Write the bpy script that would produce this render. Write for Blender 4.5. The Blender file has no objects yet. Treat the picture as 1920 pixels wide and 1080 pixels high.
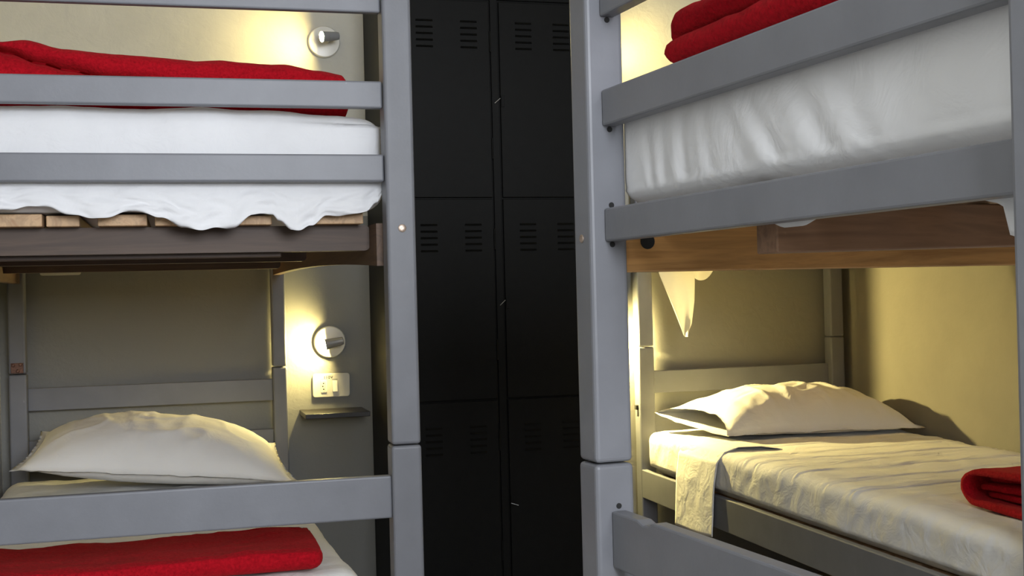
import bpy, bmesh, math, random
from mathutils import Vector, Matrix, noise
random.seed(7)
SC = bpy.context.scene
COL = SC.collection
PI = math.pi

# ------------------------------------------------------------------ camera, light, exposure
H = 1.15                                   # eye height
cam_d = bpy.data.cameras.new('camera')
cam = bpy.data.objects.new('camera', cam_d)
COL.objects.link(cam)
cam_d.sensor_width = 36.0
cam_d.lens = 2329.4 / 1920 * 36.0
cam_d.clip_start = 0.05
RT = Vector((0.96307715, -0.26809068, -0.02469373))
UP = Vector((0.02239131, -0.01164272, 0.99968149))
FW = Vector((0.26829279, 0.96332333, 0.00520994))
cam.matrix_world = Matrix(((RT.x, UP.x, -FW.x, 0), (RT.y, UP.y, -FW.y, 0), (RT.z, UP.z, -FW.z, H), (0, 0, 0, 1)))
SC.camera = cam

SC.view_settings.view_transform = 'Standard'
SC.view_settings.look = 'None'
SC.view_settings.gamma = 1.0
SC.view_settings.use_curve_mapping = False
SC.view_settings.exposure = 0.0

world = bpy.data.worlds.new('world')
SC.world = world
world.use_nodes = True
bgn = world.node_tree.nodes['Background']
bgn.inputs[0].default_value = (0.62, 0.76, 1.0, 1)
bgn.inputs[1].default_value = 1.2

# daylight entering by the window in the wall behind the camera
ld = bpy.data.lights.new('window_daylight', 'AREA')
ld.shape = 'RECTANGLE'
ld.size, ld.size_y = 1.35, 1.0
ld.energy = 148
ld.color = (0.90, 0.94, 1.0)
lo = bpy.data.objects.new('window_daylight', ld)
COL.objects.link(lo)
lo.location = (0.74, -1.52, 1.86)
lo.rotation_euler = (math.radians(90), 0, 0)      # faces +Y
LAMP_W = 4600.0                              # strength of a lamp's glowing face
LAMP_COL = (1.0, 0.80, 0.30, 1)

# ------------------------------------------------------------------ materials
def new_mat(name):
    m = bpy.data.materials.new(name)
    m.use_nodes = True
    return m, m.node_tree, m.node_tree.nodes['Principled BSDF']

def coords(nt, scale=(1, 1, 1), rot=(0, 0, 0)):
    tc = nt.nodes.new('ShaderNodeTexCoord')
    mp = nt.nodes.new('ShaderNodeMapping')
    mp.inputs['Scale'].default_value = scale
    mp.inputs['Rotation'].default_value = rot
    nt.links.new(tc.outputs['Object'], mp.inputs[0])
    return mp.outputs[0]

def noise_tex(nt, vec, scale, detail=4, rough=.55, dist=0.0):
    n = nt.nodes.new('ShaderNodeTexNoise')
    n.inputs['Scale'].default_value = scale
    n.inputs['Detail'].default_value = detail
    n.inputs['Roughness'].default_value = rough
    n.inputs['Distortion'].default_value = dist
    nt.links.new(vec, n.inputs['Vector'])
    return n.outputs['Fac']

def ramp(nt, fac, stops):
    r = nt.nodes.new('ShaderNodeValToRGB')
    el = r.color_ramp.elements
    while len(el) < len(stops): el.new(0.5)
    for e, (p, c) in zip(el, stops):
        e.position = p
        e.color = (*c, 1)
    nt.links.new(fac, r.inputs[0])
    return r.outputs[0]

def bump(nt, bsdf, height, strength, dist=0.002, prev=None):
    b = nt.nodes.new('ShaderNodeBump')
    b.inputs['Strength'].default_value = strength
    b.inputs['Distance'].default_value = dist
    nt.links.new(height, b.inputs['Height'])
    if prev is not None: nt.links.new(prev, b.inputs['Normal'])
    nt.links.new(b.outputs[0], bsdf.inputs['Normal'])
    return b.outputs[0]

def simple(name, col, rough=.5, metal=0.0, var=.08, scale=40, bstr=.0, bscale=200, spec=.5):
    m, nt, b = new_mat(name)
    v = coords(nt)
    f = noise_tex(nt, v, scale)
    lo_ = tuple(c * (1 - var) for c in col); hi_ = tuple(min(1, c * (1 + var)) for c in col)
    nt.links.new(ramp(nt, f, [(.3, lo_), (.7, hi_)]), b.inputs['Base Color'])
    b.inputs['Roughness'].default_value = rough
    b.inputs['Metallic'].default_value = metal
    b.inputs['Specular IOR Level'].default_value = spec
    if bstr:
        bump(nt, b, noise_tex(nt, v, bscale, 3), bstr)
    return m

def painted_wood(name, col):
    m, nt, b = new_mat(name)
    v = coords(nt)
    f = noise_tex(nt, v, 9, 5)
    c1 = ramp(nt, f, [(.25, tuple(c * .90 for c in col)), (.75, tuple(c * 1.08 for c in col))])
    chips = noise_tex(nt, v, 55, 2, .4)
    cr = ramp(nt, chips, [(.80, (0, 0, 0)), (.83, (.7, .7, .7))])
    mx = nt.nodes.new('ShaderNodeMix'); mx.data_type = 'RGBA'
    nt.links.new(cr, mx.inputs['Factor'])
    nt.links.new(c1, mx.inputs['A'])
    mx.inputs['B'].default_value = (col[0] * 1.7, col[1] * 1.7, col[2] * 1.7, 1)
    nt.links.new(mx.outputs['Result'], b.inputs['Base Color'])
    b.inputs['Roughness'].default_value = .40
    b.inputs['Specular IOR Level'].default_value = .28
    n1 = bump(nt, b, noise_tex(nt, v, 30, 4), .12, .003)
    bump(nt, b, noise_tex(nt, v, 170, 3), .10, .001, n1)
    return m

def raw_wood(name, c1, c2, axis, rough=.55, scale=1.0):
    m, nt, b = new_mat(name)
    sc = [26 * scale, 26 * scale, 26 * scale]
    sc[axis] = 1.6 * scale
    v = coords(nt, tuple(sc))
    f = noise_tex(nt, v, 1.0, 5, .6, 1.6)
    nt.links.new(ramp(nt, f, [(.28, c1), (.45, c2), (.56, tuple(x * .78 for x in c2)), (.7, c1)]), b.inputs['Base Color'])
    b.inputs['Roughness'].default_value = rough
    bump(nt, b, f, .12, .001)
    return m

def plaster(name, col, rough=.75, spec=.4, s1=1.0):
    m, nt, b = new_mat(name)
    v = coords(nt)
    f = noise_tex(nt, v, 3.0, 6, .6)
    nt.links.new(ramp(nt, f, [(.3, tuple(c * .9 for c in col)), (.7, tuple(c * 1.06 for c in col))]), b.inputs['Base Color'])
    b.inputs['Roughness'].default_value = rough
    b.inputs['Specular IOR Level'].default_value = spec
    n1 = bump(nt, b, noise_tex(nt, v, 14, 6, .62, .6), .45 * s1, .006)
    bump(nt, b, noise_tex(nt, v, 90, 4), .25 * s1, .0015, n1)
    return m

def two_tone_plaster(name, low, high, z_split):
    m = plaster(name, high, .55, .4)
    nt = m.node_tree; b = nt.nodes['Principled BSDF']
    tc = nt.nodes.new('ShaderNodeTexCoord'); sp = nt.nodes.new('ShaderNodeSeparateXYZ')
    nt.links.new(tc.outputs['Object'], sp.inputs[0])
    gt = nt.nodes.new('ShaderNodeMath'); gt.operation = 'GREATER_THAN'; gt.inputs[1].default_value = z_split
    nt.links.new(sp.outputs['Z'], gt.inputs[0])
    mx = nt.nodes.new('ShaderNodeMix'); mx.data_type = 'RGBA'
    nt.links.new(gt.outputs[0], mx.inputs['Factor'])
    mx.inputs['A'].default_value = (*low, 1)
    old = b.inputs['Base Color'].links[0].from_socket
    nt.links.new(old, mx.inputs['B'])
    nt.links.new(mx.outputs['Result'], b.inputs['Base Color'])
    return m

def cloth(name, col, rough=.85, bstr=.25, bscale=60, translucent=0.0, weave=True):
    m, nt, b = new_mat(name)
    v = coords(nt)
    f = noise_tex(nt, v, 8, 4)
    nt.links.new(ramp(nt, f, [(.3, tuple(c * .96 for c in col)), (.7, col)]), b.inputs['Base Color'])
    b.inputs['Roughness'].default_value = rough
    b.inputs['Specular IOR Level'].default_value = .2
    n1 = bump(nt, b, noise_tex(nt, v, bscale * .25, 4, .55, .8), bstr, .01)
    if weave: bump(nt, b, noise_tex(nt, v, 700, 2), .08, .0006, n1)
    if translucent:
        t = nt.nodes.new('ShaderNodeBsdfTranslucent')
        t.inputs[0].default_value = (*col, 1)
        mx = nt.nodes.new('ShaderNodeMixShader')
        mx.inputs[0].default_value = translucent
        nt.links.new(b.outputs[0], mx.inputs[1]); nt.links.new(t.outputs[0], mx.inputs[2])
        nt.links.new(mx.outputs[0], nt.nodes['Material Output'].inputs[0])
    return m

def fleece(name, col):
    m, nt, b = new_mat(name)
    v = coords(nt)
    f = noise_tex(nt, v, 160, 4, .7)
    nt.links.new(ramp(nt, f, [(.25, tuple(c * .55 for c in col)), (.7, tuple(c * 1.15 for c in col))]), b.inputs['Base Color'])
    b.inputs['Roughness'].default_value = 1.0
    b.inputs['Specular IOR Level'].default_value = .05
    b.inputs['Sheen Weight'].default_value = .08
    b.inputs['Sheen Tint'].default_value = (1, .25, .2, 1)
    n1 = bump(nt, b, f, .7, .004)
    bump(nt, b, noise_tex(nt, v, 28, 4), .45, .012, n1)
    return m

M_grey = painted_wood('grey_painted_wood', (.168, .172, .190))
M_brown = raw_wood('brown_raw_wood', (.042, .024, .016), (.072, .043, .028), 0, .6)
M_browny = raw_wood('brown_raw_wood_lengthwise', (.065, .036, .021), (.11, .062, .036), 1, .6)
M_orange = raw_wood('varnished_orange_wood', (.26, .115, .032), (.50, .26, .085), 0, .42)
M_beamr = raw_wood('red_brown_beam_wood', (.15, .078, .042), (.22, .12, .066), 0, .6)
M_slat = raw_wood('pale_slat_wood', (.36, .21, .11), (.52, .34, .19), 1, .6)
M_wall = plaster('grey_plaster', (.225, .222, .205), .5, .4)
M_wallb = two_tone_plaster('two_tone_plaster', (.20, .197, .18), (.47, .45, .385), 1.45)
M_wallr = plaster('cream_plaster', (.225, .208, .165), .75, .3, .5)
M_walll = plaster('pale_plaster', (.66, .65, .60), .75, .3, .5)
M_ceil = plaster('white_plaster', (.7, .7, .68), .8, .3, .4)
M_floor = simple('dark_floor', (.10, .085, .07), .5, 0, .2, 12)
M_sheet = cloth('white_sheet', (.69, .69, .705), .8, .35, 60)
M_sheetw = cloth('white_sheet_creased', (.80, .79, .76), .8, .5, 60)
M_thin = cloth('thin_white_sheet', (.82, .81, .78), .8, .3, 60, .62)
M_pillow = cloth('white_pillowcase', (.74, .73, .71), .85, .35, 50)
M_red = fleece('red_fleece', (.40, .0065, .014))
M_locker = simple('black_locker_paint', (.0040, .0040, .0036), .5, 0, .15, 30, .10, 300, .11)
M_gap = simple('black_gap', (.003, .003, .003), .9, 0, .1, 20)
M_plate = simple('white_plastic', (.55, .535, .48), .35, 0, .03, 20)
M_lampw = simple('white_lamp_enamel', (.70, .68, .62), .3, 0, .03, 20)
M_lampg = simple('grey_lamp_head', (.30, .30, .30), .4, .2, .05, 30)
M_black = simple('black_laminate', (.016, .013, .011), .35, 0, .2, 30)
M_screw = simple('worn_screw_metal', (.42, .33, .27), .4, .8, .3, 300)
M_steel = simple('steel_wire', (.6, .6, .6), .3, .9, .1, 100)
M_rust = simple('rusty_bracket', (.13, .06, .04), .5, .3, .4, 150)
M_hole = simple('dark_hole', (.006, .006, .006), .8, 0, .1, 20)
M_ink = simple('black_ink', (.02, .018, .015), .6, 0, .1, 50)

def emit_mat(name, col, s):
    m = bpy.data.materials.new(name)
    m.use_nodes = True
    nt = m.node_tree
    for n in list(nt.nodes): nt.nodes.remove(n)
    o = nt.nodes.new('ShaderNodeOutputMaterial'); e = nt.nodes.new('ShaderNodeEmission')
    e.inputs[0].default_value = col; e.inputs[1].default_value = s
    nt.links.new(e.outputs[0], o.inputs[0])
    return m
M_glow = emit_mat('glowing_lamp_face', LAMP_COL, LAMP_W)
M_glow2 = emit_mat('glowing_lamp_face_bright', LAMP_COL, LAMP_W * 4.9)
M_glow1 = emit_mat('glowing_lamp_face_dim', LAMP_COL, LAMP_W * .60)
M_glow0 = emit_mat('glowing_lamp_face_soft', LAMP_COL, LAMP_W * .37)

# ------------------------------------------------------------------ helpers
def obj(name, verts, faces, mat, parent=None, smooth=False, auto=None):
    me = bpy.data.meshes.new(name)
    me.from_pydata([tuple(v) for v in verts], [], faces)
    me.validate()
    bm = bmesh.new(); bm.from_mesh(me)
    bmesh.ops.recalc_face_normals(bm, faces=bm.faces)
    bm.to_mesh(me); bm.free()
    return link(name, me, mat, parent, smooth)

def link(name, me, mat, parent=None, smooth=False):
    me.materials.append(mat)
    if smooth:
        for p in me.polygons: p.use_smooth = True
    o = bpy.data.objects.new(name, me)
    COL.objects.link(o)
    if parent is not None: o.parent = parent
    return o

def empty(name, loc=(0, 0, 0), rz=0.0):
    o = bpy.data.objects.new(name, None)
    o.empty_display_size = .1
    COL.objects.link(o)
    o.location = loc
    o.rotation_euler = (0, 0, rz)
    return o

def tag(o, label, cat, group=None):
    o['label'] = label
    o['category'] = cat
    if group: o['group'] = group
    return o

def structure(o):
    o['kind'] = 'structure'
    return o

def hexa(name, p8, mat, parent=None, bevel=.003, seg=2):
    """box from 8 corners: bottom loop 4, top loop 4"""
    bm = bmesh.new()
    vs = [bm.verts.new(p) for p in p8]
    for f in ((3, 2, 1, 0), (4, 5, 6, 7), (0, 1, 5, 4), (1, 2, 6, 5), (2, 3, 7, 6), (3, 0, 4, 7)):
        bm.faces.new([vs[i] for i in f])
    bmesh.ops.recalc_face_normals(bm, faces=bm.faces)
    if bevel:
        bmesh.ops.bevel(bm, geom=list(bm.edges), offset=bevel, segments=seg, profile=.5, affect='EDGES', clamp_overlap=True)
    me = bpy.data.meshes.new(name)
    bm.to_mesh(me); bm.free()
    return link(name, me, mat, parent, False)

def box(name, x0, x1, y0, y1, z0, z1, mat, parent=None, bevel=.003, seg=2):
    return hexa(name, [(x0, y0, z0), (x1, y0, z0), (x1, y1, z0), (x0, y1, z0),
                       (x0, y0, z1), (x1, y0, z1), (x1, y1, z1), (x0, y1, z1)], mat, parent, bevel, seg)

def prism(name, poly, axis, a0, a1, mat, parent=None, bevel=0.0):
    """extrude a 2-D polygon along an axis: axis 'x' -> poly (y,z), 'y' -> (x,z), 'z' -> (x,y)"""
    def P(u, v, a):
        return {'x': (a, u, v), 'y': (u, a, v), 'z': (u, v, a)}[axis]
    bm = bmesh.new()
    A = [bm.verts.new(P(u, v, a0)) for u, v in poly]
    B = [bm.verts.new(P(u, v, a1)) for u, v in poly]
    n = len(poly)
    bm.faces.new(A); bm.faces.new(B[::-1])
    for i in range(n): bm.faces.new((A[i], A[(i + 1) % n], B[(i + 1) % n], B[i]))
    bmesh.ops.recalc_face_normals(bm, faces=bm.faces)
    if bevel:
        es = [e for e in bm.edges if len(e.link_faces) == 2 and e.calc_face_angle() > .6]
        bmesh.ops.bevel(bm, geom=es, offset=bevel, segments=2, profile=.5, affect='EDGES', clamp_overlap=True)
    me = bpy.data.meshes.new(name)
    bm.to_mesh(me); bm.free()
    return link(name, me, mat, parent, False)

def lathe(name, prof, mat, parent=None, n=32, frame=None, smooth=True):
    """surface of revolution of (radius, height) about local Z, then by the 4x4 frame"""
    vs, fs = [], []
    for r, h in prof:
        for k in range(n):
            a = 2 * PI * k / n
            vs.append(Vector((r * math.cos(a), r * math.sin(a), h)))
    for i in range(len(prof) - 1):
        for k in range(n):
            fs.append((i * n + k, i * n + (k + 1) % n, (i + 1) * n + (k + 1) % n, (i + 1) * n + k))
    fs.append(tuple(range(n - 1, -1, -1)))
    fs.append(tuple((len(prof) - 1) * n + k for k in range(n)))
    if frame is not None: vs = [frame @ v for v in vs]
    o = obj(name, vs, fs, mat, parent, smooth)
    if smooth:
        me = o.data
        bm = bmesh.new(); bm.from_mesh(me)
        for e in bm.edges:
            if len(e.link_faces) == 2 and e.calc_face_angle() > .7: e.smooth = False
        bm.to_mesh(me); bm.free()
    return o

def frame_to(origin, zdir):
    z = Vector(zdir).normalized()
    x = Vector((0, 0, 1)).cross(z)
    if x.length < 1e-4: x = Vector((1, 0, 0))
    x.normalize()
    y = z.cross(x)
    return Matrix(((x.x, y.x, z.x, origin[0]), (x.y, y.y, z.y, origin[1]), (x.z, y.z, z.z, origin[2]), (0, 0, 0, 1)))

def fbm(p, s, o=3):
    return noise.fractal(Vector(p) * s, 1.0, 2.0, o)

def ridge(p, s):
    return 1.0 - abs(noise.noise(Vector(p) * s)) * 2.0

def soft_box(name, x0, x1, y0, y1, z0, z1, r, step, mat, parent=None, fn=None, flat=True):
    """rounded upholstery block on a fine grid, moved by fn(p, n) -> p"""
    c = Vector(((x0 + x1) / 2, (y0 + y1) / 2, (z0 + z1) / 2))
    h = Vector(((x1 - x0) / 2, (y1 - y0) / 2, (z1 - z0) / 2))
    N = [max(4, int(2 * h[i] / step[i])) for i in range(3)]
    idx, vs, fs = {}, [], []
    def vert(i, j, k):
        key = (i, j, k)
        if key in idx: return idx[key]
        p = Vector((-h.x + 2 * h.x * i / N[0], -h.y + 2 * h.y * j / N[1], -h.z + 2 * h.z * k / N[2]))
        q = Vector([max(-(h[a] - r), min(h[a] - r, p[a])) for a in range(3)])
        d = p - q
        if d.length > 1e-9:
            m = max(abs(d.x), abs(d.y), abs(d.z))
            d = d.normalized() * m
            nrm = d.normalized()
        else:
            nrm = Vector((0, 0, 0))
        # surface normal for displacement
        w = q + d + c
        if fn and not (flat and nrm.z < -.3): w = fn(w, nrm)
        idx[key] = len(vs); vs.append(w)
        return idx[key]
    for a in range(3):
        b_, c_ = (a + 1) % 3, (a + 2) % 3
        for side in (0, N[a]):
            for u in range(N[b_]):
                for v in range(N[c_]):
                    q = []
                    for du, dv in ((0, 0), (1, 0), (1, 1), (0, 1)):
                        t = [0, 0, 0]; t[a] = side; t[b_] = u + du; t[c_] = v + dv
                        q.append(vert(*t))
                    fs.append(tuple(q))
    return obj(name, vs, fs, mat, parent, True)

def grid(name, nu, nv, fn, mat, parent=None, thick=0.0):
    vs = [fn(i / nu, j / nv) for j in range(nv + 1) for i in range(nu + 1)]
    fs = [(j * (nu + 1) + i, j * (nu + 1) + i + 1, (j + 1) * (nu + 1) + i + 1, (j + 1) * (nu + 1) + i)
          for j in range(nv) for i in range(nu)]
    o = obj(name, vs, fs, mat, parent, True)
    if thick:
        md = o.modifiers.new('thickness', 'SOLIDIFY'); md.thickness = thick; md.offset = 0
    return o

def interp(pts, x):
    if x <= pts[0][0]: return pts[0][1]
    for (a, b), (c, d) in zip(pts, pts[1:]):
        if x <= c:
            t = (x - a) / (c - a)
            return b + (d - b) * t
    return pts[-1][1]

def smooth_interp(pts, x):
    if x <= pts[0][0]: return pts[0][1]
    for (a, b), (c, d) in zip(pts, pts[1:]):
        if x <= c:
            t = (x - a) / (c - a); t = t * t * (3 - 2 * t)
            return b + (d - b) * t
    return pts[-1][1]

def recenter(root):
    """move a thing's origin to the middle of its base"""
    lo = Vector((1e9,) * 3); hi = Vector((-1e9,) * 3)
    def rec(o, off):
        if o.type == 'MESH':
            for v in o.data.vertices:
                for i in range(3):
                    w = v.co[i] + off[i]
                    lo[i] = min(lo[i], w); hi[i] = max(hi[i], w)
        for ch in kids(o): rec(ch, off + ch.location)
    rec(root, Vector())
    c = Vector(((lo.x + hi.x) / 2, (lo.y + hi.y) / 2, lo.z))
    if root.type == 'MESH':
        for v in root.data.vertices: v.co -= c
    for ch in kids(root): ch.location = ch.location - c
    root.location = root.location + Matrix.Rotation(root.rotation_euler.z, 3, 'Z') @ c

KIDS = {}
def kids(o):
    return [k for k in COL.objects if k.parent == o]

# ------------------------------------------------------------------ the room
WX0, WX1, WY0, WY1, CZ = -.546, 2.64, -1.62, 4.512, 2.62
structure(box('floor', WX0 - .12, WX1 + .12, WY0 - .12, WY1 + .12, -.1, 0, M_floor, None, 0))
structure(box('ceiling', WX0 - .12, WX1 + .12, WY0 - .12, WY1 + .12, CZ, CZ + .1, M_ceil, None, 0))
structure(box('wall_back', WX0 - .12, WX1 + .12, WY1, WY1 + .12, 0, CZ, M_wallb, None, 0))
structure(box('wall_left', WX0 - .12, WX0, WY0, WY1, 0, CZ, M_walll, None, 0))
structure(box('wall_right', WX1, WX1 + .12, WY0, WY1, 0, CZ, M_wallr, None, 0))
# rear wall with a window opening, behind the camera
wx0, wx1, wz0, wz1 = .05, 1.43, 1.34, 2.38
bm = bmesh.new()
for (a, b, c, d) in ((WX0, wx0, 0, CZ), (wx1, WX1, 0, CZ), (wx0, wx1, 0, wz0), (wx0, wx1, wz1, CZ)):
    mtx = Matrix.Translation(((a + b) / 2, WY0 - .06, (c + d) / 2)) @ Matrix.Diagonal((b - a, .12, d - c, 1))
    bmesh.ops.create_cube(bm, size=1, matrix=mtx)
me = bpy.data.meshes.new('wall_front'); bm.to_mesh(me); bm.free()
structure(link('wall_front', me, M_wallr))
win = structure(empty('window_1', ((wx0 + wx1) / 2, WY0 - .06, wz0)))
hw = (wx1 - wx0) / 2
for a, b, c, d in ((-hw, hw, 0, .04), (-hw, hw, wz1 - wz0 - .04, wz1 - wz0), (-hw, -hw + .04, .04, wz1 - wz0 - .04), (hw - .04, hw, .04, wz1 - wz0 - .04), (-.02, .02, .04, wz1 - wz0 - .04)):
    box('window_frame', a, b, -.025, .025, c, d, M_plate, win, .002)
for y in (.06, WY1 - .06):
    pass
structure(box('baseboard_right', WX1 - .014, WX1, WY0, WY1, 0, .08, M_ceil, None, .002))
structure(box('baseboard_back', WX0, .70, WY1 - .014, WY1, 0, .08, M_ceil, None, .002))

# ------------------------------------------------------------------ bunk frames
def post(parent, x0, x1, y0, y1, zj, ztop):
    box('post', x0 - .001, x1 + .001, y0, y1, 0, zj - .0012, M_grey, parent, .0065, 3)
    box('post', x0, x1, y0, y1, zj + .0012, ztop, M_grey, parent, .0065, 3)

def screw(parent, origin, d, r=.0062):
    f = frame_to(origin, d)
    s = lathe('screw', [(r * .4, -.004), (r, -.003), (r, .0008), (r * .8, .0018), (r * .15, .0014)], M_screw, parent, 16, f)
    return s

# ---- left bunk: foot end towards the camera
LB = tag(empty('bunk_bed', (.4395, 2.522, 0), -.0086),
         'grey painted bunk bed on the left, foot end to the viewer, raw brown slats', 'bunk bed', 'grey bunk beds')
post(LB, 0, .0602, 0, .06, .846, 1.87)
post(LB, -.978, -.918, 0, .06, .846, 1.87)
post(LB, -.1003, -.0525, 1.90, 1.975, .916, 1.84)
post(LB, -.966, -.911, 1.90, 1.952, .924, 1.84)
for zb, zt in ((1.738, 1.794), (1.5406, 1.5966)):
    box('guard_rail', -.918, -.001, .014, .036, zb, zt, M_grey, LB, .004, 3)
box('foot_board', -.918, -.001, .014, .036, 1.3894, 1.4455, M_grey, LB, .004, 3)
box('foot_board', -.918, -.001, .012, .036, .696, .7833, M_grey, LB, .004, 3)
box('headboard_rail', -.911, -.1003, 1.930, 1.952, .797, .874, M_grey, LB, .003)
box('headboard_rail', -.911, -.1003, 1.930, 1.952, .614, .697, M_grey, LB, .003)
box('headboard_rail', -.911, -.1003, 1.930, 1.952, 1.60, 1.66, M_grey, LB, .003)
# inner faces of the long side rails are raw wood
n = 10
bm = bmesh.new()
ring = []
for i in range(n + 1):
    t = i / n
    y = .06 + 1.84 * t
    xi = -.013 - .080 * t
    zb = 1.217 + .026 * (1 - abs(2 * t - 1) ** 2) * .55 + .022 * t
    ring.append([bm.verts.new((xi, y, zb)), bm.verts.new((xi + .026, y, zb)), bm.verts.new((xi + .026, y, 1.306)), bm.verts.new((xi, y, 1.306))])
for a, b in zip(ring, ring[1:]):
    for k in range(4): bm.faces.new((a[k], a[(k + 1) % 4], b[(k + 1) % 4], b[k]))
bm.faces.new(ring[0]); bm.faces.new(ring[-1][::-1])
bmesh.ops.recalc_face_normals(bm, faces=bm.faces)
me = bpy.data.meshes.new('side_rail'); bm.to_mesh(me); bm.free()
link('side_rail', me, M_browny, LB)
box('side_rail', -.948, -.925, .06, 1.90, 1.226, 1.306, M_browny, LB, .002)
hexa('side_rail', [(-.010, .06, .33), (.014, .06, .33), (-.068, 1.90, .33), (-.092, 1.90, .33),
                   (-.010, .06, .415), (.014, .06, .415), (-.068, 1.90, .415), (-.092, 1.90, .415)], M_grey, LB, .002)
box('side_rail', -.955, -.931, .06, 1.90, .33, .415, M_grey, LB, .002)
# cross beams under the slats, the front one with a rounded end
def rounded_beam(parent, x0, x1, y0, y1, z0, z1, mat, r=.012):
    pts = [(x0, z0), (x1 - r, z0)]
    for k in range(1, 6):
        a = -PI / 2 + PI / 2 * k / 6
        pts.append((x1 - r + r * math.cos(a), z0 + r + r * math.sin(a)))
    for k in range(0, 6):
        a = PI / 2 * k / 6
        pts.append((x1 - r + r * math.cos(a), z1 - r + r * math.sin(a)))
    pts += [(x1 - r, z1), (x0, z1)]
    return prism('cross_beam', pts, 'y', y0, y1, mat, parent)
rounded_beam(LB, -.925, -.0145, .138, .182, 1.2525, 1.307, M_brown)
rounded_beam(LB, -.925, -.087, .778, .82, 1.2515, 1.307, M_brown)
rounded_beam(LB, -.925, -.098, 1.50, 1.54, 1.2515, 1.307, M_brown)
box('cross_beam', -.925, -.20, .184, .206, 1.243, 1.30, M_brown, LB, .002)
for (a, b, dz) in ((-.80, -.705, 0), (-.765 + .0, -.674, 0), (-.667, -.604, -.003), (-.569, -.474, -.002), (-.459, -.38, -.004), (-.30, -.225, -.006), (-.134, -.035, -.003)):
    if a == -.80: a, b = -.895, -.80
    dy = random.uniform(-.006, .006)
    sk = 0 if b < -.13 else -.075
    hexa('slat', [(a, .098 + dy, 1.3075), (b, .098 + dy, 1.3075), (b + sk, 1.86, 1.3075), (a + sk, 1.86, 1.3075),
                  (a, .098 + dy, 1.3325 + dz), (b, .098 + dy, 1.3325 + dz), (b + sk, 1.86, 1.3325 + dz), (a + sk, 1.86, 1.3325 + dz)], M_slat, LB, .002)
screw(LB, (.0315, 0, 1.292), (0, -1, 0), .0085)
br = box('corner_bracket', -.958, -.919, 1.893, 1.8999, .928, .962, M_rust, LB, .001)
for x, z in ((-.95, .955), (-.927, .957), (-.936, .936)):
    lathe('bracket_bolt', [(.005, -.001), (.006, .002), (.004, .005)], M_rust, br, 10, frame_to((x, 1.893, z), (0, -1, 0)))

# ---- near right bunk: lies across the room, foot end to the aisle
RBL, RBA = (.5912, 1.693, 0), .0943
RB = tag(empty('bunk_bed', RBL, RBA),
         'grey painted bunk bed on the right nearest the viewer, varnished orange underside rail', 'bunk bed', 'grey bunk beds')
post(RB, 0, .0589, 0, .0603, .902, 1.87)
post(RB, 0, .0589, -.885, -.8246, .902, 1.87)
post(RB, 1.86, 1.92, 0, .0603, .902, 1.87)
post(RB, 1.86, 1.92, -.885, -.8246, .902, 1.87)
ri, ro = .0221, .046
for zb, zt in ((1.549, 1.604), (1.3904, 1.4428)):
    box('guard_rail', ri, ro, -.8246, -.0005, zb, zt, M_grey, RB, .003)
box('foot_board', ri, ro, -.8246, -.0005, 1.2233, 1.2714, M_grey, RB, .003)
prism('foot_board', [(-.8246, .752), (-.0005, .752), (-.0005, .8335), (-.080, .8335), (-.098, .8290), (-.112, .8300), (-.128, .8362), (-.8246, .8362)],
      'x', ri, ro, M_grey, RB, .003)
box('side_rail', .0589, 1.86, .014, .040, 1.1785, 1.258, M_orange, RB, .002)
box('side_rail', .0589, 1.86, -.865, -.841, 1.1785, 1.272, M_grey, RB, .002)
box('side_rail', .0589, 1.86, .020, .044, .34, .425, M_grey, RB, .002)
box('side_rail', .0589, 1.86, -.865, -.841, .34, .425, M_grey, RB, .002)
bmr = hexa('cross_beam', [(.072, -.37, 1.1915), (1.86, -.37, 1.215), (1.86, -.325, 1.215), (.072, -.325, 1.1915),
                    (.072, -.37, 1.250), (1.86, -.37, 1.250), (1.86, -.325, 1.250), (.072, -.325, 1.250)], M_beamr, RB, .002)
for k in range(12):
    u = .10 + k * .145
    box('slat', u, u + .085, -.840, .013, 1.2505, 1.2725, M_slat, RB, .002)
for s in (1.86 * .5,):
    pass
hol = lathe('bolt_hole', [(.0115, 0), (.0115, .0012)], M_hole, RB, 20, frame_to((.098, .0135, 1.2235), (0, -1, 0)))
screw(RB, (0, .031, 1.229), (-1, 0, 0), .0062)
for z in (1.545, 1.386, 1.276, 1.219, .840):
    lathe('dowel_hole', [(.0042, 0), (.0042, .0008)], M_hole, RB, 12, frame_to((.034, -.0001, z), (0, -1, 0)))

# ---- far right bunk, along the right wall
FBL = (1.729, 4.432, 0)
FB = tag(empty('bunk_bed', FBL, -.0054),
         'grey bunk bed against the right wall, seen through the nearer one, lamplit pillow inside', 'bunk bed', 'grey bunk beds')
fl = -2.30
post(FB, 0, .062, 0, .055, .938, 1.80)
post(FB, .818, .876, 0, .055, .95, 1.80)
post(FB, 0, .062, fl, fl + .06, .938, 1.80)
post(FB, .818, .876, fl, fl + .06, .938, 1.80)
box('headboard_rail', .062, .818, .028, .050, .757, .843, M_grey, FB, .003)
box('headboard_rail', .062, .818, .028, .050, .60, .685, M_grey, FB, .003)
box('headboard_rail', .062, .818, .028, .050, 1.62, 1.68, M_grey, FB, .003)
box('side_rail', 0, .024, fl + .06, 0, .365, .471, M_grey, FB, .003)
box('side_rail', .845, .869, fl + .06, 0, .365, .471, M_grey, FB, .003)
box('side_rail', 0, .024, fl + .06, 0, 1.262, 1.345, M_grey, FB, .003)
box('side_rail', .845, .869, fl + .06, 0, 1.262, 1.345, M_grey, FB, .003)
for k in range(14):
    y = fl + .12 + k * .155
    box('slat', .024, .845, y, y + .09, 1.305, 1.327, M_slat, FB, .002)
    box('slat', .024, .845, y, y + .09, .435, .457, M_slat, FB, .002)
box('bolt', -.012, 0, .012, .030, .698, .716, M_hole, FB, .002)

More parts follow.
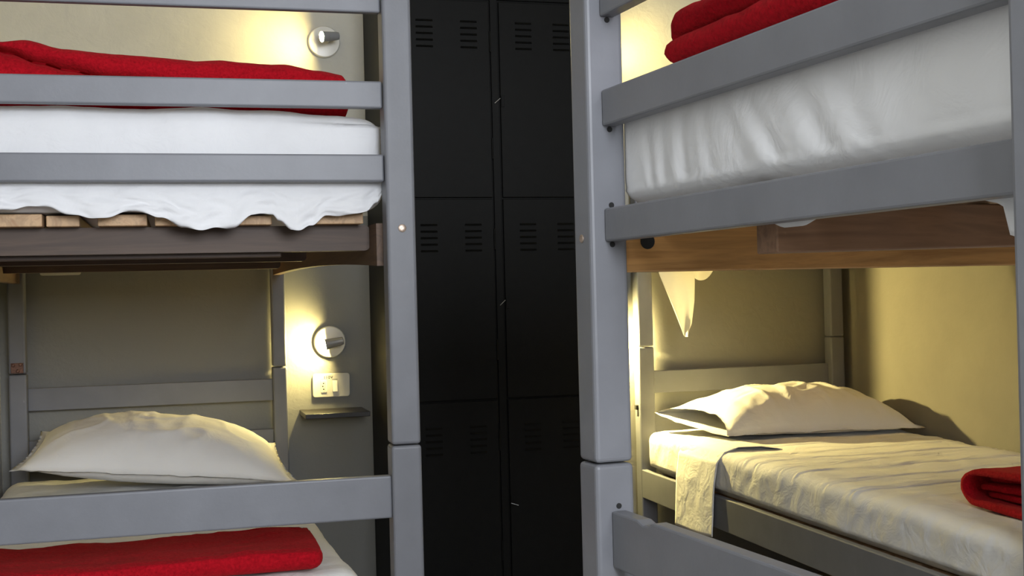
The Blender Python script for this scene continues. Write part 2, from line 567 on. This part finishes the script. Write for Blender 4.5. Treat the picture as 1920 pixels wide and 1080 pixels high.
# ------------------------------------------------------------------ mattresses in sheets
def wr(p, n, a, s):
    return a * (fbm(p, s, 3)) + a * .7 * max(0, ridge(Vector(p) + Vector((3.1, 1.7, .4)), s * .8) - .6)

# upper left
def f_ul(p, n):
    q = p.copy()
    fr = max(0, -n.y)
    q += n * (wr((p.x * 1.3, p.y, p.z * .7), n, .004, 7))
    if n.z > .3: q.z += -.020 * max(0, (p.x - .05) / .4) ** 2
    if fr > .2:
        low = max(0, (1.44 - p.z) / .12)
        q.y -= .004 * low * math.sin(p.x * 55 + 14 * p.z + 2 * fbm(p, 4)) + .003 * math.sin(p.x * 21)
    return q
MU = soft_box('mattress', -.50, .452, 2.588, 4.38, 1.3345, 1.548, .045, (.012, .03, .011), M_sheet, None, f_ul)
tag(MU, 'white sheeted mattress on the top tier of the left bunk, sheet hem drooping', 'mattress')
hem = [(-.52, 1.333), (-.40, 1.330), (-.306, 1.337), (-.235, 1.345), (-.165, 1.326), (-.125, 1.319), (-.06, 1.334), (-.008, 1.322), (.035, 1.302), (.064, 1.2945),
       (.095, 1.299), (.137, 1.299), (.172, 1.326), (.214, 1.327), (.226, 1.312), (.25, 1.2945), (.268, 1.2925), (.29, 1.302), (.322, 1.322), (.365, 1.323), (.405, 1.330), (.43, 1.35), (.446, 1.37)]
def f_dr(u, v):
    x = -.47 + .914 * u
    zb = smooth_interp(hem, x) + .0012 * math.sin(x * 140)
    z = 1.415 + (zb - 1.415) * v
    low = v ** 1.3
    y = 2.583 - .010 * low + low * (.0055 * math.sin(x * 62 + 5 * fbm((x, v, 0), 3)) + .004 * fbm((x * 2, v, 5), 8))
    if x > .40: y += (x - .40) * .25
    return (x, y, z)
grid('sheet_drape', 220, 22, f_dr, M_sheet, MU, .0012)
recenter(MU)

# lower left
def f_ll(p, n):
    return p + n * wr(p, n, .006, 6)
ML = soft_box('mattress', -.52, .392, 2.60, 4.39, .43, .575, .05, (.02, .025, .02), M_sheetw, None, f_ll)
# narrower towards the head like its frame
for v in ML.data.vertices:
    t = (v.co.y - 2.6) / 1.8
    if v.co.x > 0: v.co.x -= .055 * t * max(0, (v.co.x) / .39)
tag(ML, 'white sheeted mattress on the lower tier of the left bunk, under the pillow', 'mattress')
recenter(ML)
box('slat_deck', -.93, -.085, .10, 1.86, .405, .428, M_slat, LB, .002)

# upper near right (bunk-local frame)
FOLDS = [(-.064, -.086, .004, .010), (-.108, -.115, .005, .010), (-.165, -.172, .008, .013), (-.223, -.251, .004, .012), (-.275, -.33, .003, .014),
         (-.326, -.414, .009, .017), (-.429, -.506, .008, .020), (-.509, -.579, .006, .022), (-.624, -.629, .003, .03), (-.729, -.660, .005, .03)]
def f_ur(p, n):
    q = p.copy()
    q += n * .003 * fbm((p.x, p.y, p.z * .5), 4, 2)
    if n.x < -.2:
        s = max(0.0, min(1.3, (1.385 - p.z) / .105))
        d = 0.0
        for v0, v1, dep, w in FOLDS:
            vc = v0 + (v1 - v0) * s + .004 * noise.noise(Vector((p.z * 20, v0 * 30, 0)))
            e = (p.y - vc) / w
            d += dep * (.35 + .65 * s) * (math.exp(-e * e) - .8 * math.exp(-((e - 1.5) / 1.2) ** 2))
        q.x += d * .52 * min(1, abs(n.x) * 1.5) + .004
    return q
MR = soft_box('mattress', .0555, 1.85, -.832, .033, 1.2735, 1.435, .040, (.03, .0065, .007), M_sheet, None, f_ur)
MR.location = RBL; MR.rotation_euler = (0, 0, RBA)
tag(MR, 'white sheeted mattress on the top tier of the nearest right bunk, pleated sheet end', 'mattress')
hem2 = [(-.83, 1.24), (-.79, 1.19), (-.775, 1.188), (-.757, 1.192), (-.751, 1.221), (-.715, 1.227), (-.67, 1.240), (-.50, 1.240), (-.475, 1.226), (-.44, 1.2195), (-.405, 1.2195), (-.375, 1.227), (-.34, 1.24), (-.02, 1.25)]
def f_dr2(u, v):
    y = -.825 + .80 * u
    zb = smooth_interp(hem2, y)
    z = 1.268 + (zb - 1.268) * v
    return (.0695 - .009 * v + .001 * v * math.sin(y * 70), y, z)
grid('sheet_drape', 110, 10, f_dr2, M_sheet, MR, .0012)
recenter(MR)

# lower near right (below the picture's edge)
MB_ = soft_box('mattress', .066, 1.85, -.835, .006, .43, .575, .05, (.05, .04, .04), M_sheetw, None, f_ll)
MB_.location = RBL; MB_.rotation_euler = (0, 0, RBA)
tag(MB_, 'white mattress on the low tier of the nearest right bunk, below the grey foot rail', 'mattress')
recenter(MB_)
box('slat_deck', .0589, 1.86, -.841, .020, .405, .428, M_slat, RB, .002)

# lower far right
creases = [(3.78, .02, .005), (3.62, .10, .004), (3.50, .03, .005), (3.40, .16, .004), (3.28, .05, .005), (3.12, .12, .004), (3.92, -.03, .004), (2.95, .05, .005)]
def f_fr(p, n):
    q = p.copy()
    sag = max(0, (4.1 - p.y) / 2.0)
    t = (p.z - .458) / .165
    q.z -= t * .026 * sag
    if n.z > .3:
        q.z += .0045 * fbm(p, 5) + .006 * max(0, ridge((p.x * 1.0 + .3, p.y * 1.6, 0), 4.2) - .7)
        for y0, sl, a in creases:
            d = p.y - y0 - sl * (p.x - 2.1) - .012 * noise.noise(Vector((p.x * 5, y0 * 7, 0)))
            q.z += a * .7 * math.exp(-(d / .007) ** 2) - a * .7 * math.exp(-((d - .011) / .006) ** 2)
    if n.x > .2: q.x += .045 * min(1, n.x * 1.5) * min(1, max(0, (p.z + t * .026 * sag - .480) / .03))
    if n.x < -.2:
        q.x -= .020 * min(1, max(0, (p.z + t * .03 * sag - .476) / .014)) * min(1, max(0, (p.z - .470) / .01)) * (1 + .25 * fbm((p.x, p.y * 1.1, p.z), 5)) + .004 * max(0, ridge((0, p.y * 1.2 + p.z, p.z * .5), 7) - .6) * max(0, min(1, (p.z - .49) / .02))
    return q
MF = soft_box('mattress', 1.757, 2.570, 2.20, 4.395, .459, .623, .042, (.018, .0062, .011), M_sheetw, None, f_fr)
tag(MF, 'creased white sheeted mattress on the low tier by the cream wall', 'mattress')
prof = [(1.95, .618), (1.88, .630), (1.80, .630), (1.755, .614), (1.730, .578), (1.7205, .50), (1.718, .42), (1.716, .325)]
def f_tail(u, v):
    k = v * (len(prof) - 1); i = min(int(k), len(prof) - 2); t = k - i
    x = prof[i][0] + (prof[i + 1][0] - prof[i][0]) * t
    z = prof[i][1] + (prof[i + 1][1] - prof[i][1]) * t
    y0 = 4.055 + .02 * v; y1 = 3.715 + .05 * v
    y = y0 + (y1 - y0) * u
    x -= .003 + .004 * v * (.5 + fbm((y, z, 2), 7))
    z += .012 * u * v * v - .004 * math.sin(u * 3.1) * v
    return (x, y, z)
grid('sheet_tail', 34, 70, f_tail, M_sheetw, MF, .0015)
recenter(MF)

# upper far right, with the sheet corner hanging down into the lower tier
def f_fu(p, n):
    return p + n * wr(p, n, .004, 7)
MG = soft_box('mattress', 1.757, 2.565, 2.20, 4.39, 1.3285, 1.50, .045, (.05, .05, .04), M_sheet, None, f_fu)
tag(MG, 'white mattress on the top tier by the right wall, sheet corner hanging down', 'mattress')
tri_l = [(1.329, 1.762), (1.262, 1.757), (1.250, 1.745), (1.215, 1.7405), (1.11, 1.780), (1.02, 1.812), (.985, 1.824), (.979, 1.829)]
tri_r = [(1.329, 1.872), (1.215, 1.874), (1.11, 1.868), (1.026, 1.855), (1.0, 1.842), (.979, 1.833)]
def f_tri(u, v):
    z = 1.328 + (.979 - 1.328) * v
    a = interp([(-q, x) for q, x in tri_l], -z); b = interp([(-q, x) for q, x in tri_r], -z)
    x = a + (b - a) * u
    y = 4.222 + .030 * abs(u - .72) - .02 * v + .004 * math.sin(9 * u + 5 * v)
    return (x, y, z)
grid('sheet_corner', 24, 50, f_tri, M_thin, MG, .0008)
def f_lobe(u, v):
    x = 1.868 + .105 * u
    zb = 1.185 + .05 * abs(2 * u - .8) ** 2.2
    return (x, 4.242 + .006 * math.sin(6 * u), 1.328 + (zb - 1.328) * v)
grid('sheet_corner', 16, 20, f_lobe, M_thin, MG, .0008)
recenter(MG)

# ------------------------------------------------------------------ pillows
def pillow(name, cx, cy, cz, W, D, T, tilt, roll, yaw, mat, open_left=False, seed=0.0, flange=.06, taper=0.0, up=1.25, down=.75, skew=.06, crease=1.0):
    NU, NV = 84, 56
    vs, fs, top, bot = [], [], {}, {}
    R = Matrix.Rotation(yaw, 3, 'Z') @ Matrix.Rotation(roll, 3, 'Y') @ Matrix.Rotation(tilt, 3, 'X')
    def pt(i, j, sg):
        s = -1 + 2 * i / NU; t = -1 + 2 * j / NV
        a = min(1, abs(s) / (1 - flange)); b = min(1, abs(t) / (1 - flange))
        ea = (1 - a ** 2.3)
        if open_left and s < 0: ea = 1 - .86 * a ** 2.0
        h = T * .5 * (max(0, ea) * max(0, 1 - b ** 2.3)) ** .62
        x = W / 2 * s * (1 - .05 * (1 - t * t) * abs(s) ** 3) * (1 - taper * t)
        y = D / 2 * t * (1 - .06 * (1 - s * s) * abs(t) ** 3)
        if open_left and s < 0:
            k = s * s * -s
            x += (skew * -t + (.05 * (1 - t * t) if sg > 0 else -.02 * (1 - t * t))) * k
        z = h * (up if sg > 0 else -down)
        e = (max(0, 1 - a ** 4) * max(0, 1 - b ** 4))
        ang = math.atan2(t, s)
        rad = math.hypot(s, t)
        if sg > 0:
            z += e * crease * (.009 * fbm((x + seed, y, 0), 6) + .016 * max(0, ridge((x * 2.4 + seed, y * .9 + x * .8, .5), 3.6) - .55))
            z += .0022 * math.sin(ang * 22 + seed) * max(0, rad - .55) * (1 - max(0, min(1, (rad - 1) * 3))) * e
            z += .013 * max(0, ridge((x * 1.4 + y, y * 2 - x + seed, 1.5), 4.5) - .6) * e
        z += .004 * fbm((x * 3, y * 3, seed), 5) * (1 - e)
        return Vector((cx, cy, cz)) + R @ Vector((x, y, z))
    for i in range(NU + 1):
        for j in range(NV + 1):
            top[i, j] = len(vs); vs.append(pt(i, j, 1))
    for i in range(NU + 1):
        for j in range(NV + 1):
            edge = j in (0, NV) or i == NU or (i == 0 and not open_left)
            if edge: bot[i, j] = top[i, j]
            else:
                bot[i, j] = len(vs); vs.append(pt(i, j, -1))
    for i in range(NU):
        for j in range(NV):
            fs.append((top[i, j], top[i + 1, j], top[i + 1, j + 1], top[i, j + 1]))
            q = (bot[i, j], bot[i, j + 1], bot[i + 1, j + 1], bot[i + 1, j])
            fs.append(q)
    return obj(name, vs, fs, mat, None, True)

PL = pillow('pillow', -.030, 4.10, .666, .80, .46, .205, math.radians(9), math.radians(6.0), 0, M_pillow, False, 2.3, .05, .05, 1.20, .62, .06, .55)
tag(PL, 'plump white pillow at the head of the left bunk\'s lower bed', 'pillow')
recenter(PL)
PR = pillow('pillow', 2.212, 4.13, .664, .83, .44, .185, math.radians(6), math.radians(1.0), 0, M_pillow, True, 5.9, .04, 0, 1.40, .32, .045)
tag(PR, 'white pillow with open pillowcase end, lamplit, by the cream right wall', 'pillow')
recenter(PR)

# ------------------------------------------------------------------ folded red blankets
def folded(name, L, depth, noses, mat, parent=None, NL=90, topfn=None, end_r=.03, seed=0.0, back_r=.03, unit=None):
    """folded blanket: cross-section (a, z) with rounded fold noses at a = 0 side, run along L.
       noses: list of (z0, z1, offset). topfn(s) scales the height along the run."""
    sec = []
    K = 9
    for z0, z1, off in noses:
        r = (z1 - z0) / 2
        for k in range(K + 1):
            ph = -PI / 2 + PI * k / K
            ra = unit if unit else r * 1.15
            sec.append((off + ra - ra * math.cos(ph), (z0 + z1) / 2 + r * math.sin(ph) * .985))
        # crevice
        sec.append((off + .035, z1))
    ztop = noses[-1][1]; zbot = noses[0][0]
    sec.pop()
    M = 14
    for k in range(1, M + 1): sec.append((.03 + (depth - .06) * k / M, ztop))
    hh = (ztop - zbot) / 2
    for k in range(0, 9):
        ph = PI / 2 - PI * k / 8
        sec.append((depth - .03 + .03 * math.cos(ph), (ztop + zbot) / 2 + hh * math.sin(ph)))
    for k in range(1, M): sec.append((depth - .03 - (depth - .06) * k / M, zbot))
    n = len(sec)
    ca = depth / 2; czz = (ztop + zbot) / 2
    vs, fs = [], []
    for i in range(NL + 1):
        s = i / NL
        # denser at ends
        s = .5 - .5 * math.cos(PI * s) if True else s
        x = L * s
        e = min(x, L - x)
        sh = 1.0 if e >= end_r else math.sqrt(max(0.0, 1 - (1 - e / end_r) ** 2))
        kz = topfn(s) if topfn else 1.0
        for a, z in sec:
            zz = zbot + (z - zbot) * kz
            cz2 = zbot + (czz - zbot) * kz
            zz = cz2 + (zz - cz2) * (.25 + .75 * sh)
            aa = a + (1 - sh) * (.012 if a < ca else -.012)
            p = Vector((x, aa, zz))
            d = (.0035 * fbm((x + seed, aa * 2, zz * 3), 14) + .004 * fbm((x + seed, aa, 2), 5)) * (6 if unit else 1)
            up = 1 if zz > cz2 else .2
            vs.append((x, aa + .003 * fbm((x + seed, zz * 4, 7), 12) - .002 * 0, zz + d * up))
    for i in range(NL):
        for k in range(n):
            fs.append((i * n + k, i * n + (k + 1) % n, (i + 1) * n + (k + 1) % n, (i + 1) * n + k))
    fs.append(tuple(range(n - 1, -1, -1)))
    fs.append(tuple(NL * n + k for k in range(n)))
    return obj(name, vs, fs, mat, parent, True)

GR = 'folded red blankets'
# top tier, left bunk: runs along X, fold noses to the viewer
BU = folded('blanket', .735, .30, [(0, .5, .004), (.5, 1, 0)], M_red, None, 150, None, .022, 1.3, unit=.040)
TOPZ = [(-.338, 1.685), (-.319, 1.693), (-.267, 1.699), (-.194, 1.684), (-.088, 1.674), (.11, 1.669), (.257, 1.661), (.327, 1.653), (.40, 1.643)]
CREV = [(-.338, 1.683), (-.30, 1.672), (-.24, 1.652), (-.185, 1.639), (-.10, 1.622), (.05, 1.606), (.40, 1.595)]
BOTZ = [(-.34, 1.5545), (.10, 1.5545), (.25, 1.549), (.40, 1.538)]
for v in BU.data.vertices:
    x = v.co.x - .338
    t = v.co.z
    zb, zc, zt = interp(BOTZ, x), smooth_interp(CREV, x), smooth_interp(TOPZ, x)
    z = zb + (zc - zb) * t / .5 if t < .5 else zc + (zt - zc) * (t - .5) / .5
    v.co = (x, 2.70 + v.co.y, z)
tag(BU, 'long red folded blanket on the left bunk\'s top mattress', 'blanket', GR)
recenter(BU)
# top tier, near right bunk: runs along the width, noses to the aisle
BR = folded('blanket', .70, .30, [(1.434, 1.464, .035), (1.464, 1.503, .0), (1.505, 1.545, .012)], M_red, None, 100,
            lambda s: 1.0 + .04 * math.sin(3 * s), .028, 4.7)
for v in BR.data.vertices:
    x, a, z = v.co
    v.co = (.095 + a, -.045 - x, z + .006)
BR.location = RBL; BR.rotation_euler = (0, 0, RBA)
tag(BR, 'thick red folded blanket on the nearest right bunk\'s top mattress', 'blanket', GR)
recenter(BR)
# low tier, left bunk: flat slab at the foot
def slab(x0, x1, y0, y1, z0, z1, seed):
    def fn(p, n):
        q = p.copy()
        if n.y > .2: q.y += .022 * math.sin((p.x + .33) * 9.5) * (1 if p.x < .1 else .4) * min(1, n.y * 1.5) - .20 * max(0, p.x - .10)
        if n.z > .3: q.z += .006 * fbm((p.x, p.y, seed), 6) + .004 * math.sin(p.x * 9)
        q += n * .002 * fbm(p, 30)
        return q
    return soft_box('blanket', x0, x1, y0, y1, z0, z1, .024, (.012, .010, .006), M_red, None, fn)
BL = slab(-.50, .306, 2.612, 2.915, .584, .626, 3.0)
tag(BL, 'wide flat red blanket at the foot of the left bunk\'s lower bed', 'blanket', GR)
recenter(BL)
# low tier, far right: rolled fold with an open end
def cshape(w, h, t, y0, y1):
    out, inn = [], []
    K = 14
    for k in range(K + 1):
        ph = -PI / 2 - PI * k / K
        out.append((h / 2 * 1.25 * (1 + math.cos(ph)), h / 2 + h / 2 * math.sin(ph)))
        inn.append((t + (h / 2 * 1.25 - t) * (1 + math.cos(ph)), h / 2 + (h / 2 - t) * math.sin(ph)))
    out = [(w, 0)] + out + [(w, h)]
    inn = [(w, t)] + inn + [(w, h - t)]
    n = len(out)
    vs, fs = [], []
    NY = 30
    for j in range(NY + 1):
        y = y0 + (y1 - y0) * j / NY
        e = min(j, 2) / 2
        for lst, sg in ((out, 1), (inn, -1)):
            for x, z in lst:
                d = .003 * fbm((x * 2, y * 2, z * 2 + sg), 9)
                vs.append((x + d, y + .006 * fbm((x * 2, 0, z), 12), z + d))
    m = 2 * n
    for j in range(NY):
        for k in range(n - 1):
            a = j * m + k
            fs.append((a, a + 1, a + 1 + m, a + m))
            b = a + n
            fs.append((b, b + m, b + 1 + m, b + 1))
    for j in (0, NY):
        for k in range(n - 1):
            a = j * m + k
            fs.append((a, a + n, a + n + 1, a + 1))
    return vs, fs
vs, fs = cshape(.44, .100, .016, 0.0, .60)
bx_, by_, bz_ = 1.882, 2.668, .6115
def place_b(a, l, z):
    """a: from the fold nose towards the foot, l: along the fold, z: height; thicker away from the nose"""
    y = by_ - a
    return (bx_ + l - .06 * a, y, bz_ - .006 * a / .44 + z * (.78 + 1.5 * min(a, .25)))
vs = [place_b(x, y, z) for x, y, z in vs]
BF = obj('blanket', vs, fs, M_red, None, True)
for dx, z0, z1, dy in ((.050, .0175, .038, .040), (.036, .038, .060, .030), (.046, .060, .0825, .048)):
    soft_box('inner_fold', dx, .40, dy, .57, z0, z1, .0095, (.02, .03, .006), M_red, BF,
             lambda p, n: Vector(place_b(p.x, p.y + .004 * fbm(p, 20), p.z)), False)
tag(BF, 'red folded blanket with open end, on the low bed by the cream wall', 'blanket', GR)
recenter(BF)

# ------------------------------------------------------------------ wall lamps
def reading_lamp(x, z, label, aim, group='round wall reading lamps', glow=None, off=.084, br=1.0):
    t = tag(empty('reading_lamp', (x, WY1, z)), label, 'wall lamp', group)
    F = frame_to((0, 0, 0), (0, -1, 0))
    lathe('base_plate', [(.052, 0), (.0575, .004), (.0575, .014), (.054, .019), (.040, .021), (.02, .022), (.004, .022)], M_lampw, t, 48, F)
    d = Vector(aim).normalized()
    pv = Vector((.012, -off, 0))
    lathe('swivel_arm', [(.007, 0), (.007, off - .016)], M_lampw, t, 16, frame_to((.012, -.018, .002), (0, -1, 0)))
    back = pv - d * .028
    fr = frame_to(back, d)
    hd = lathe('lamp_head', [(.006, -.0015), (.0135, 0), (.0150, .012), (.0185, .060), (.0200, .064), (.0188, .064), (.0175, .056)], M_lampg, t, 32, fr)
    lathe('bulb', [(r_ * br, h_) for r_, h_ in ((.003, .0505), (.0155, .0515), (.0160, .0610), (.0135, .0650), (.008, .0675), (.002, .0685))], glow or M_glow, t, 24, fr)
    return t
reading_lamp(.571, 2.080, 'lit round white wall lamp above the left bunk\'s top mattress', (-1, -.30, -.14), glow=M_glow0, off=.112)
reading_lamp(.566, .995, 'lit round white wall lamp above the white socket plate', (-1, .12, -.20), glow=M_glow1, off=.072)
reading_lamp(1.600, 2.080, 'lit round wall lamp behind the right post, above top tier', (1, -.30, -.10), glow=M_glow0, off=.112)
reading_lamp(1.578, .995, 'lit round wall lamp behind the right post, by low bed', (.85, -.45, -.60), glow=M_glow2, off=.043, br=.62)

# ------------------------------------------------------------------ socket plate, blank plate, shelf
def rounded_rect(x0, x1, z0, z1, r, k=6):
    pts = []
    for cx, cz, a0 in ((x1 - r, z0 + r, -PI / 2), (x1 - r, z1 - r, 0), (x0 + r, z1 - r, PI / 2), (x0 + r, z0 + r, PI)):
        for i in range(k + 1):
            a = a0 + PI / 2 * i / k
            pts.append((cx + r * math.cos(a), cz + r * math.sin(a)))
    return pts
SP = tag(empty('socket_plate', (.568, WY1, .796)), 'white wall plate with socket and rocker switch above black shelf', 'wall socket')
prism('plate', rounded_rect(-.067, .067, 0, .085, .010), 'y', -.009, 0, M_plate, SP, .002)
so = prism('socket', rounded_rect(-.0385, -.0165, .0165, .0605, .003), 'y', -.0115, -.008, M_lampw, SP, .001)
prism('socket_recess', rounded_rect(-.0365, -.0205, .0190, .0580, .0075), 'y', -.0119, -.0113, M_plate, so)
for dx, dz in ((-.0285, .050), (-.0315, .0395), (-.0285, .029)):
    lathe('socket_hole', [(.0024, 0), (.0024, .0006)], M_hole, so, 14, frame_to((dx, -.0118, dz), (0, -1, 0)))
sw = hexa('rocker_switch', [(.0035, -.017, .019), (.0225, -.017, .019), (.0225, -.008, .019), (.0035, -.008, .019),
                            (.0035, -.0105, .0585), (.0225, -.0105, .0585), (.0225, -.008, .0585), (.0035, -.008, .0585)], M_lampw, SP, .0012)
box('label_line', .002, .022, -.0094, -.0089, .0628, .0640, M_ink, SP, 0)
cu = bpy.data.curves.new('voltage_print', 'FONT')
cu.body = '110V'
cu.size = .0135; cu.align_x = 'CENTER'; cu.extrude = .0001; cu.offset = .00045; cu.space_character = 1.25
tmp = bpy.data.objects.new('tmp', cu); COL.objects.link(tmp)
bpy.context.view_layer.update()
me = bpy.data.meshes.new_from_object(tmp.evaluated_get(bpy.context.evaluated_depsgraph_get()))
bpy.data.objects.remove(tmp)
me.name = 'voltage_print'
for v in me.vertices: v.co = (v.co.x - .011, -.0092 - v.co.z, v.co.y + .0665)
link('voltage_print', me, M_ink, SP)

BP = prism('blank_plate', rounded_rect(-.0665, .0665, 0, .085, .009), 'y', -.008, 0, M_plate, None, .002)
BP.location = (-.3465, WY1, 1.2535)
tag(BP, 'blank white wall plate peeking out under the left bunk\'s brown beam', 'wall plate')

SH = tag(empty('wall_shelf', (.565, WY1, .738)), 'small black wall shelf below the white socket plate', 'shelf')
prism('shelf_board', [(-.112, 0), (.1120, 0), (.1120, -.20), (-.112, -.20)], 'z', 0, .0165, M_black, SH, .0015)

# ------------------------------------------------------------------ lockers
LK = tag(empty('locker', (1.103, 4.112, 0)), 'tall black steel locker bank with vented doors between the bunks', 'locker')
lx0, lx1 = -.388, .405
box('body', lx0, lx1, .010, .396, .06, 2.235, M_locker, LK, .004)
box('base_plinth', lx0 + .02, lx1 - .02, .03, .38, 0, .06, M_locker, LK, .002)
box('frame_stile', lx0, lx0 + .016, 0, .010, .06, 2.235, M_locker, LK, .0015)
box('frame_stile', -.0128, .0128, 0, .010, .06, 2.235, M_locker, LK, .0015)
box('frame_stile', lx1 - .016, lx1, 0, .010, .06, 2.235, M_locker, LK, .0015)
box('top_rail', lx0, lx1, -.001, .010, 2.162, 2.235, M_locker, LK, .0015)
box('bottom_rail', lx0, lx1, -.001, .010, .06, .104, M_locker, LK, .0015)
rows = ((1.481, 2.158), (.7925, 1.481), (.106, .7925))
# shared louvre mesh: a raised lip over a dark slit
def louvre_mesh():
    bm = bmesh.new()
    w = .029
    P = [(-w, 0, .0035), (w, 0, .0035), (w, -.0052, -.003), (-w, -.0052, -.003), (-w, 0, -.0035), (w, 0, -.0035)]
    v = [bm.verts.new(p) for p in P]
    bm.faces.new((v[0], v[1], v[2], v[3])); bm.faces.new((v[3], v[2], v[5], v[4]))
    bm.faces.new((v[0], v[3], v[4])); bm.faces.new((v[1], v[5], v[2]))
    bmesh.ops.recalc_face_normals(bm, faces=bm.faces)
    me = bpy.data.meshes.new('louvre'); bm.to_mesh(me); bm.free()
    me.materials.append(M_locker)
    return me
LOUV = louvre_mesh()
for col, (dx0, dx1, vents) in enumerate(((lx0 + .019, -.0178, (-.244, -.090)), (.0178, lx1 - .019, (.104, .240)))):
    for row, (z0, z1) in enumerate(rows):
        d = box('door', dx0, dx1, -.002, .009, z0 + .003, z1 - .003, M_locker, LK, .0018)
        zc = z1 - (.118, .134, .133)[row]
        for vx in vents:
            for k in range(5):
                l = bpy.data.objects.new('louvre', LOUV)
                COL.objects.link(l); l.parent = d
                l.location = (vx, -.002, zc + .044 - k * .022)
        hx = -.0155 if col == 0 else lx1 - .0165
        for hz in (z1 - .14, z0 + .17):
            lathe('hinge', [(.0028, 0), (.0028, .07)], M_locker, d, 10, frame_to((hx, -.002, hz - .035), (0, 0, 1)))
        if col == 1:
            zz = (1.814, 1.122, .444)[row]; xx = (.005, .007, .029)[row]
            dirs = ((.75, -.25, .65), (.7, -.25, .7), (.95, -.2, -.32))[row]
            lathe('latch_wire', [(.0011, 0), (.0011, .026)], M_steel, d, 8, frame_to((xx - .010, -.006, zz - .008), dirs))
            box('latch_tab', .019, .030, -.006, -.001, zz - .02, zz + .02, M_locker, d, .001)
